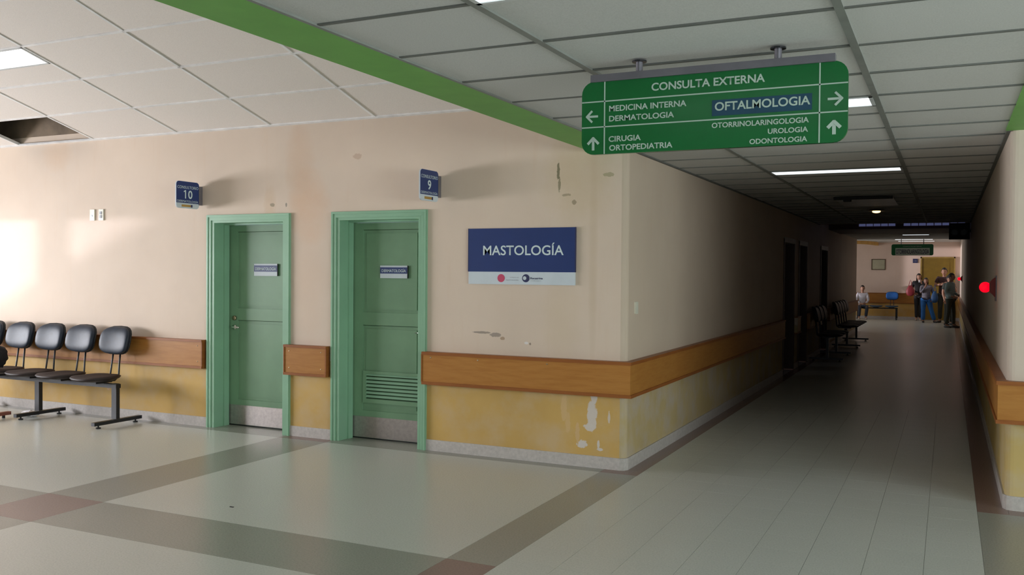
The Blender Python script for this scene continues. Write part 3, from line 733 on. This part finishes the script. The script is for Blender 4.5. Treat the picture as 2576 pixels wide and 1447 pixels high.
# black bag on the end seat and a crumpled paper under the bench
t = thing('shaggy_bag', 'black shaggy bag on the leftmost seat at the photo edge', 'bag', (-9.40, 6.50, .495))
bm = bmesh.new(); bmesh.ops.create_icosphere(bm, subdivisions=4, radius=1)
for v in bm.verts:
    q = v.co.normalized(); k = 1+.09*math.sin(q.x*13+q.z*7)*math.cos(q.y*11+q.z*5)+random.uniform(-.035, .035)
    v.co = Vector((q.x*.17*k, q.y*.13*k, .145+q.z*.155*k*(1-.25*max(0, q.z))))
obj('bag_body', bm, simple('black_shaggy_fabric', (.012, .010, .012), .85, bmp=.6), t, True)
obj('strap', tube([(-.1, 0, .25), (-.08, 0, .33), (0, 0, .36), (.08, 0, .33), (.1, 0, .25)], .009), M_BLACKV, t, True)
t = thing('floor_bar', 'reddish brown bar foot resting on the floor at the left photo edge', 'bench foot', (-9.06, 6.17, 0))
obj('bar', B((-.026, .026, -.32, .29, .03, .064)), simple('red_oxide_paint', (.22, .07, .045), .5), t, bevel=.01)
for yy_ in (-.25, .22): obj('glide', cyl((0, yy_, 0), (0, yy_, .032), .016, 10), M_BLACKR, t)
t = thing('crumpled_paper', 'white crumpled paper on the floor beside a black bench post', 'paper', (-8.92, 6.60, 0))
bm = bmesh.new(); bmesh.ops.create_icosphere(bm, subdivisions=3, radius=1)
for v in bm.verts:
    q = v.co.copy(); k = 1+random.uniform(-.2, .2); v.co = Vector((q.x*.10*k, q.y*.07*k, .03+q.z*.03*k))
obj('paper', bm, simple('white_paper', (.8, .78, .8), .7), t)

# ------------------------------------------------------------------ alarm lamps, speaker
def alarm(label, y, z):
    t = thing('alarm_lamp', label, 'lamp', (XR, y, z))
    obj('back_plate', B((-.008, -.0005, -.075, .075, -.115, .10)), M_ALU, t, bevel=.002)
    obj('mount', prism([(-.008, -.085), (-.008, .085), (-.03, .07), (-.055, .035), (-.055, -.035), (-.03, -.06)], 'y', -.06, .06), M_REDP, t, bevel=.004)
    obj('lamp_dome', ell(-.085, 0, 0, .045, .045, .045, 2, 18, 12), M_RED, t, True)
alarm('red glowing alarm lamp low on the near right-hand wall', 8.75, 1.50)
alarm('distant red glowing alarm lamp beside the people in the far room', 29.0, 1.50)
t = thing('black_speaker', 'black box speaker under the ceiling on the right-hand corridor wall', 'speaker', (.175, 19.0, 2.43))
obj('cabinet', B((-.175, .175, -.14, .14, -.155, .145)), M_BLACKR, t, bevel=.035)
for x in (-.08, .07): obj('speaker_cone', cyl((x, -.145, -.03), (x, -.138, -.03), .055, 20), M_BLACKM, t)
obj('bracket', B((.17, .194, -.03, .03, -.03, .03)), M_BLACKM, t)

# ------------------------------------------------------------------ far room furnishings
t = empty('door_6', (0, 0, 0), kind='structure')
obj('door_frame', B((-.90, -.855, 35.55, 35.6, 0, 2.25), (.175, .22, 35.55, 35.6, 0, 2.25), (-.90, .22, 35.55, 35.6, 2.20, 2.25)), M_DOORYF, t)
obj('door_leaf', B((-.855, .175, 35.575, 35.6, .01, 2.2)), M_DOORY, t)
for z0_, z1_ in ((.25, 1.0), (1.15, 2.05)): obj('panel', B((-.72, .04, 35.568, 35.577, z0_, z1_)), M_DOORY, t, bevel=.003)
obj('lever', tube([(.10, 35.57, 1.03), (.10, 35.53, 1.03), (.0, 35.53, 1.03)], .012), M_CHROME, t)
t = thing('framed_notice', 'framed pale notice hanging on the far room wall', 'picture frame')
obj('frame', B((-2.53, -2.055, 35.57, 35.599, 1.776, 1.80), (-2.53, -2.055, 35.57, 35.599, 2.145, 2.168), (-2.53, -2.505, 35.57, 35.599, 1.8, 2.145), (-2.08, -2.055, 35.57, 35.599, 1.8, 2.145)), M_FRAMED, t)
obj('paper', B((-2.505, -2.08, 35.585, 35.596, 1.8, 2.145)), M_PAPER, t)
t = thing('wall_plaque', 'small navy plaque left of the ochre door', 'sign')
obj('plate', B((-1.15, -.99, 35.58, 35.599, 2.03, 2.18)), M_NAVY, t); text('lettering', '15', t, M_GREY, -1.11, -1.03, 2.08, 2.13, 35.578)
t = thing('hanging_room_sign', 'distant green hanging sign reading OTORRINOLARINGOLOGIA over the far room', 'sign')
obj('sign_board', prism(rrect(-1.57, -.41, 2.19, 2.53, .05), 'y', 30, 30.03), M_SGREEN, t)
obj('pale_panel', B((-1.46, -.51, 29.996, 30.001, 2.20, 2.415)), simple('pale_green_panel', (.5, .62, .55), .5), t)
text('lettering', 'OTORRINOLARINGOLOGIA', t, M_NAVY, -1.44, -.53, 2.235, 2.375, 29.994, bold=.02)
text('lettering', 'CONSULTA EXTERNA', t, M_STXT, -1.25, -.73, 2.445, 2.475, 29.998)
for x in (-1.3, -.68): obj('hanger', cyl((x, 30.015, 2.53), (x, 30.015, 2.77), .012, 8), M_ALU, t)
for i, (x0, x1, y0, y1, lab) in enumerate([(-1.62, -.45, 32.4, 32.75, 'nearer of the two far room light strips over the distant green sign'), (-1.6, -.42, 34.1, 34.4, 'farther of the two far room light strips over the distant green sign')]):
    fitting('ceiling_light', lab, x0, x1, y0, y1, 2.765, M_LIGHTH)
fitting('ceiling_light', 'small lit light strip in the corridor ceiling before the far room', -1.05, -.42, 24.3, 24.6, ZC-.002, M_LIGHTC)

# ------------------------------------------------------------------ people
SKIN = simple('warm_skin', (.36, .19, .12), .55, var=.06); SKIN2 = simple('tan_skin', (.26, .13, .08), .55, var=.06)
HAIR = simple('black_hair', (.012, .009, .008), .5); EYE = simple('eye_dark', (.01, .01, .01), .3); LIP = simple('lip', (.22, .07, .06), .5)
def skin(name, V, E, mat, parent, sub=1, root=0):
    me = bpy.data.meshes.new(name); me.from_pydata([v[0] for v in V], E, [])
    o = bpy.data.objects.new(name, me); COL.objects.link(o)
    m = o.modifiers.new('s', 'SKIN'); m.use_smooth_shade = True; m.branch_smoothing = .3
    for i, v in enumerate(V):
        sv = me.skin_vertices[0].data[i]; r = v[1]; sv.radius = r if isinstance(r, tuple) else (r, r); sv.use_root = (i == root)
    m2 = o.modifiers.new('u', 'SUBSURF'); m2.levels = sub; m2.render_levels = sub
    dg = bpy.context.evaluated_depsgraph_get(); dg.update()
    me2 = bpy.data.meshes.new_from_object(o.evaluated_get(dg)); bpy.data.objects.remove(o)
    for f in me2.polygons: f.use_smooth = True
    me2.materials.clear(); me2.materials.append(mat)
    q = bpy.data.objects.new(name, me2); COL.objects.link(q); q.parent = parent; return q
def person(label, loc, rz, h, J, top, bottom, shoe, skinm=SKIN, hair='short', sleeve='long', stripes=None, wide=1.0, slim=1.0, head_turn=0, tr_wide=1.0):
    """J: joints in a 1.70 m body, facing local -y. keys: hip, chest, neck, head, l/r: sh, el, wr, hd, kn, an, to"""
    t = thing('person', label, 'person', loc, rz)
    k = h/1.70
    t.scale = (k, k, k)
    g = lambda n: Vector(J[n])
    V, E = [], []
    def add(p, r, par=None):
        V.append((tuple(p), r)); i = len(V)-1
        if par is not None: E.append((par, i))
        return i
    pel = add(g('hip'), .10*slim); ab = add((g('hip')+g('chest'))/2, (.11*slim, .085), pel); ch = add(g('chest'), (.135*slim, .095), ab)
    nb = add(g('neck'), .05, ch); nh = add((g('neck')+g('head'))/2+Vector((0, 0, -.01)), .048, nb); hd0 = add(g('head')+Vector((0, 0, -.01)), .07, nh)
    for s_ in 'lr':
        sgn = 1 if s_ == 'l' else -1
        sh = add(g(s_+'sh'), .055, ch); el = add(g(s_+'el'), .04, sh); wr = add(g(s_+'wr'), .026, el)
        hdv = g(s_+'hd'); dirv = (hdv-g(s_+'wr')).normalized(); side = dirv.cross(Vector((0, 1, .3))).normalized()
        palm = add(g(s_+'wr')+dirv*.055, (.032, .02), wr)
        for fi, (off, ln_) in enumerate(((-.028, .065), (-.010, .075), (.010, .07), (.028, .055))):
            b0 = g(s_+'wr')+dirv*.085+side*off
            f1 = add(b0, .0095, palm); f2 = add(b0+dirv*ln_*.55+Vector((0, -.006, 0)), .0085, f1); add(b0+dirv*ln_+Vector((0, -.02, 0)), .007, f2)
        th = add(g(s_+'wr')+dirv*.05-side*.04, .011, palm); add(g(s_+'wr')+dirv*.085-side*.058, .009, th)
        hp = add(g('hip')+Vector((sgn*.085*slim, 0, -.04)), .085*slim, pel); kn = add(g(s_+'kn'), .055, hp); add((g(s_+'kn')*.6+g(s_+'an')*.4), .052, kn)
        an = add(g(s_+'an'), .036, len(V)-1); add(g(s_+'to'), (.035, .025), an)
    body = skin('body', V, E, skinm, t)
    # head shaped over the neck
    H = g('head'); bm = bmesh.new(); bmesh.ops.create_uvsphere(bm, u_segments=24, v_segments=18, radius=1)
    for v in bm.verts:
        x, y, z = v.co
        wx = .076*(1-.22*max(0, -z)); wy = .095*(1-.1*max(0, -z))
        nose = .022*math.exp(-((x/.22)**2)-((z+.12)/.26)**2) if y < -.6 else 0
        brow = .006*math.exp(-((z-.22)/.12)**2) if y < -.5 else 0
        sock = -.008*math.exp(-(((abs(x)-.38)/.16)**2)-((z-.03)/.1)**2) if y < -.5 else 0
        v.co = Vector((x*wx, y*wy-nose-brow-sock, z*.118+(-.012 if z < -.6 and y < 0 else 0)))
    ears = []
    for s_ in (-1, 1): ell(s_*.078, .006, -.008, .012, .02, .032, 2, 10, 8, bm)
    bmesh.ops.transform(bm, matrix=Matrix.Translation(H+Vector((0, 0, .03)))@Matrix.Rotation(head_turn, 4, 'Z'), verts=bm.verts)
    hd_ = obj('head', bm, skinm, body, True)
    F = Matrix.Translation(H+Vector((0, 0, .03)))@Matrix.Rotation(head_turn, 4, 'Z')
    bm = bmesh.new()
    for s_ in (-1, 1): ell(s_*.03, -.085, .006, .012, .007, .007, 2, 10, 6, bm)
    bmesh.ops.transform(bm, matrix=F, verts=bm.verts); obj('eyes', bm, EYE, hd_ if False else body, True)
    bm = ell(0, -.083, -.062, .024, .010, .008, 2, 10, 6); bmesh.ops.transform(bm, matrix=F, verts=bm.verts); obj('mouth', bm, LIP, body, True)
    # hair: cap cut off the face
    bm = bmesh.new(); bmesh.ops.create_uvsphere(bm, u_segments=24, v_segments=18, radius=1)
    long_ = hair == 'long'
    kill = [v for v in bm.verts if (v.co.y < -.35 and v.co.z < .45) or (not long_ and v.co.z < -.25) or (v.co.y < .25 and v.co.z < -.05 and not long_)]
    bmesh.ops.delete(bm, geom=kill, context='VERTS')
    for v in bm.verts:
        x, y, z = v.co; f = 1+random.uniform(-.015, .02)
        zz = z*.128*f
        if long_ and z < 0: zz = z*.23; q_ = 1/max(.45, math.sqrt(max(0, 1-z*z))); x *= q_*1.02; y *= min(q_, 1.5)
        v.co = Vector((x*.087*f, y*.106*f+.006, zz+.008))
    bmesh.ops.solidify(bm, geom=bm.faces, thickness=.008)
    bmesh.ops.transform(bm, matrix=F, verts=bm.verts); obj('hair', bm, HAIR, t, True)
    # top
    V, E = [], []
    hipz = g('hip')+Vector((0, 0, -.085 if g('hip').z > .7 else -.01))
    p00 = add(hipz, (.158*slim*wide, .125*slim)); p0 = add(g('hip')+Vector((0, 0, .05)), (.15*slim*wide, .12*slim), p00); p1 = add((g('hip')+g('chest'))/2, (.145*slim*wide, .11), p0); p2 = add(g('chest'), (.165*slim*wide, .12), p1); p3 = add(g('chest')+(g('neck')-g('chest'))*.8, (.075, .07), p2)
    for s_ in 'lr':
        a1 = add(g(s_+'sh')+Vector((0, 0, .01)), .082*wide, p2); e = g(s_+'el')
        if sleeve == 'long': a2 = add(e, .052, a1); add(e+(g(s_+'wr')-e)*.93, .038, a2)
        else: add(g(s_+'sh')+(e-g(s_+'sh'))*.7, .06, a1)
    shirt = skin('shirt', V, E, top, t)
    V, E = [], []
    q0 = add(g('hip')+Vector((0, 0, .05)), (.138*slim, .115*slim))
    for s_ in 'lr':
        sgn = 1 if s_ == 'l' else -1
        q1 = add(g('hip')+Vector((sgn*.085*slim, 0, -.07)), .098*slim*tr_wide, q0); q2 = add(g(s_+'kn'), .07*tr_wide, q1); add(g(s_+'an')+Vector((0, 0, .01)), .058*tr_wide*tr_wide, q2)
    skin('trousers', V, E, bottom, t)
    for s_ in 'lr':
        A_ = g(s_+'an'); T_ = g(s_+'to'); d = (T_-A_); d.z = 0; d.normalize(); nn = Vector((-d.y, d.x, 0))
        bm = ell(0, 0, .035, .047, .135, .042, 2.6, 16, 8)
        for v in bm.verts:
            if v.co.z < .004: v.co.z = 0
            if v.co.y > 0: v.co.z *= .82
        mt = Matrix(((nn.x, d.x, 0), (nn.y, d.y, 0), (0, 0, 1))).to_4x4(); mt.translation = Vector((A_.x, A_.y, 0))+d*.06
        bmesh.ops.transform(bm, matrix=mt, verts=bm.verts); obj('shoe', bm, shoe, t, True)
    return t
STAND = dict(hip=(0, 0, .93), chest=(0, .01, 1.25), neck=(0, .01, 1.43), head=(0, -.01, 1.535),
             lsh=(.17, .01, 1.37), lel=(.23, .02, 1.09), lwr=(.23, -.06, .86), lhd=(.23, -.09, .78),
             rsh=(-.17, .01, 1.37), rel=(-.23, .02, 1.09), rwr=(-.23, -.06, .86), rhd=(-.23, -.09, .78),
             lkn=(.10, -.01, .50), lan=(.11, .02, .08), lto=(.13, -.12, .03), rkn=(-.10, -.01, .50), ran=(-.11, .02, .08), rto=(-.13, -.12, .03))
def pose(**k): d = dict(STAND); d.update(k); return d
def striped(name, c1, c2, sc):
    m, t_, p = nt(name); g = t_.nodes.new('ShaderNodeTexCoord'); w_ = t_.nodes.new('ShaderNodeTexWave'); w_.bands_direction = 'Z'
    w_.inputs['Scale'].default_value = sc; w_.inputs['Distortion'].default_value = 1.2; link(t_, g.outputs['Object'], w_.inputs['Vector'])
    link(t_, ramp(t_, w_.outputs['Fac'], [(.45, c1), (.6, c2)]), p.inputs['Base Color']); p.inputs['Roughness'].default_value = .8; return m
BLK = simple('black_cloth', (.010, .010, .012), .85); DGR = simple('dark_grey_green_cloth', (.035, .04, .032), .85)
MAR = simple('dark_maroon_cloth', (.045, .02, .02), .85); BLU = simple('bright_blue_cloth', (.01, .11, .36), .75, var=.2)
GRYP = striped('grey_patterned_knit', (.16, .14, .17), (.08, .085, .10), 5); TEAL = striped('teal_grey_striped_cloth', (.10, .14, .15), (.34, .46, .47), 7)
WHT = simple('white_cotton', (.52, .50, .54), .8); SHB = simple('dark_shoe', (.02, .018, .018), .5); SHP = simple('pale_shoe', (.4, .33, .28), .6)
person('woman in black with a red bag, standing beside the far ochre door', (-.93, 35.05, 0), R(8), 1.66,
       pose(rel=(-.24, .03, 1.10), rwr=(-.16, -.14, .98), rhd=(-.10, -.2, .97), lel=(.2, -.10, 1.13), lwr=(.06, -.17, 1.36), lhd=(.03, -.17, 1.44), lkn=(.06, -.01, .5), lan=(.05, .02, .08), lto=(.06, -.12, .03), rkn=(-.07, 0, .5), ran=(-.06, .02, .08), rto=(-.09, -.12, .03)), BLK, BLK, SHP, hair='long', slim=.95)
person('shorter woman in a grey patterned top and wide bright blue trousers', (-.66, 33.7, 0), R(5), 1.50,
       pose(head=(-.02, -.02, 1.555), rel=(-.2, -.10, 1.13), rwr=(-.05, -.17, 1.36), rhd=(-.03, -.17, 1.45), lel=(.25, .04, 1.10), lwr=(.20, -.05, .93), lhd=(.18, -.08, .86), rkn=(-.10, -.01, .5), ran=(-.10, .02, .07), rto=(-.10, -.12, .03), lkn=(.17, -.02, .5), lan=(.30, .02, .07), lto=(.36, -.11, .03)), GRYP, BLU, SHB, SKIN2, hair='long', slim=1.1, tr_wide=1.22, wide=1.05)
person('tall man in a dark maroon shirt with folded arms before the ochre door', (-.12, 33.9, 0), R(-6), 1.86,
       pose(rel=(-.25, -.06, 1.13), rwr=(-.03, -.20, 1.20), rhd=(.06, -.21, 1.22), lel=(.25, -.06, 1.13), lwr=(.03, -.23, 1.16), lhd=(-.06, -.23, 1.18)), MAR, DGR, SHB, SKIN, sleeve='short', slim=1.12, tr_wide=1.05)
person('person in a striped teal shirt and dark trousers turned sideways at right', (.07, 30.85, 0), R(66), 1.66,
       pose(head=(0, -.03, 1.55), rel=(-.22, .05, 1.10), rwr=(-.20, -.14, .98), rhd=(-.16, -.2, .96), lel=(.22, 0, 1.10), lwr=(.15, -.18, 1.0), lhd=(.08, -.22, 1.0), lkn=(.09, -.06, .5), lan=(.10, -.06, .08), lto=(.12, -.2, .03), rkn=(-.09, .02, .5), ran=(-.10, .08, .08), rto=(-.12, -.05, .03)), TEAL, DGR, SHB, SKIN2, sleeve='long', slim=1.05, wide=1.05)
person('dark-haired person half hidden behind the corridor edge at far right', (.03, 32.4, 0), R(40), 1.62,
       pose(lel=(.22, -.08, 1.12), lwr=(.08, -.18, 1.30), lhd=(.05, -.17, 1.39)), DGR, DGR, SHB, SKIN, sleeve='short')
SIT = dict(hip=(0, .06, .54), chest=(0, .03, .87), neck=(0, .02, 1.05), head=(.0, 0, 1.175), lsh=(.17, .02, .99), lel=(.22, -.02, .73), lwr=(.10, -.22, .62), lhd=(.03, -.28, .61),
           rsh=(-.17, .02, .99), rel=(-.22, -.02, .73), rwr=(-.10, -.22, .62), rhd=(-.03, -.28, .61), lkn=(.14, -.38, .50), lan=(.10, -.36, .09), lto=(.10, -.48, .03), rkn=(-.13, -.38, .50), ran=(-.16, -.42, .09), rto=(-.17, -.54, .03))
person('young person in a white long-sleeved shirt seated at the corridor corner', (-2.78, 35.05, 0), R(10), 1.55, SIT, WHT, simple('dark_jeans', (.02, .028, .045), .8), SHP, SKIN)
# bags and paper
def bag(label, loc, s, mat, rz):
    t = thing('shoulder_bag', label, 'bag', loc, rz)
    bm = ell(0, 0, 0, s[0], s[1], s[2], 2.6, 18, 12)
    for v in bm.verts:
        if v.co.z > 0: v.co.x *= 1-.45*(v.co.z/s[2]); v.co.y *= 1-.3*(v.co.z/s[2])
    obj('bag_body', bm, mat, t, True)
    obj('strap', tube([(-s[0]*.4, 0, s[2]*.8), (-s[0]*.2, 0, s[2]*1.6), (0, 0, s[2]*2.0), (s[0]*.2, 0, s[2]*1.6), (s[0]*.4, 0, s[2]*.8)], .010), mat, t, True)
bag('red shoulder bag hanging at the side of the woman in black', (-1.19, 34.78, 1.05), (.14, .08, .19), simple('red_leather', (.24, .02, .03), .5), 0)
bag('blue bag hanging beside the wide blue trousers', (-.40, 33.56, .87), (.11, .08, .20), simple('deep_blue_cloth', (.008, .05, .14), .7), 0)
obj('paper_cup', tube([(-.905, 34.80, 1.345), (-.90, 34.79, 1.43)], .026, 12), simple('white_cup', (.65, .66, .68), .6), None, True, label='small white cup held at the mouth by the woman in black', category='cup')
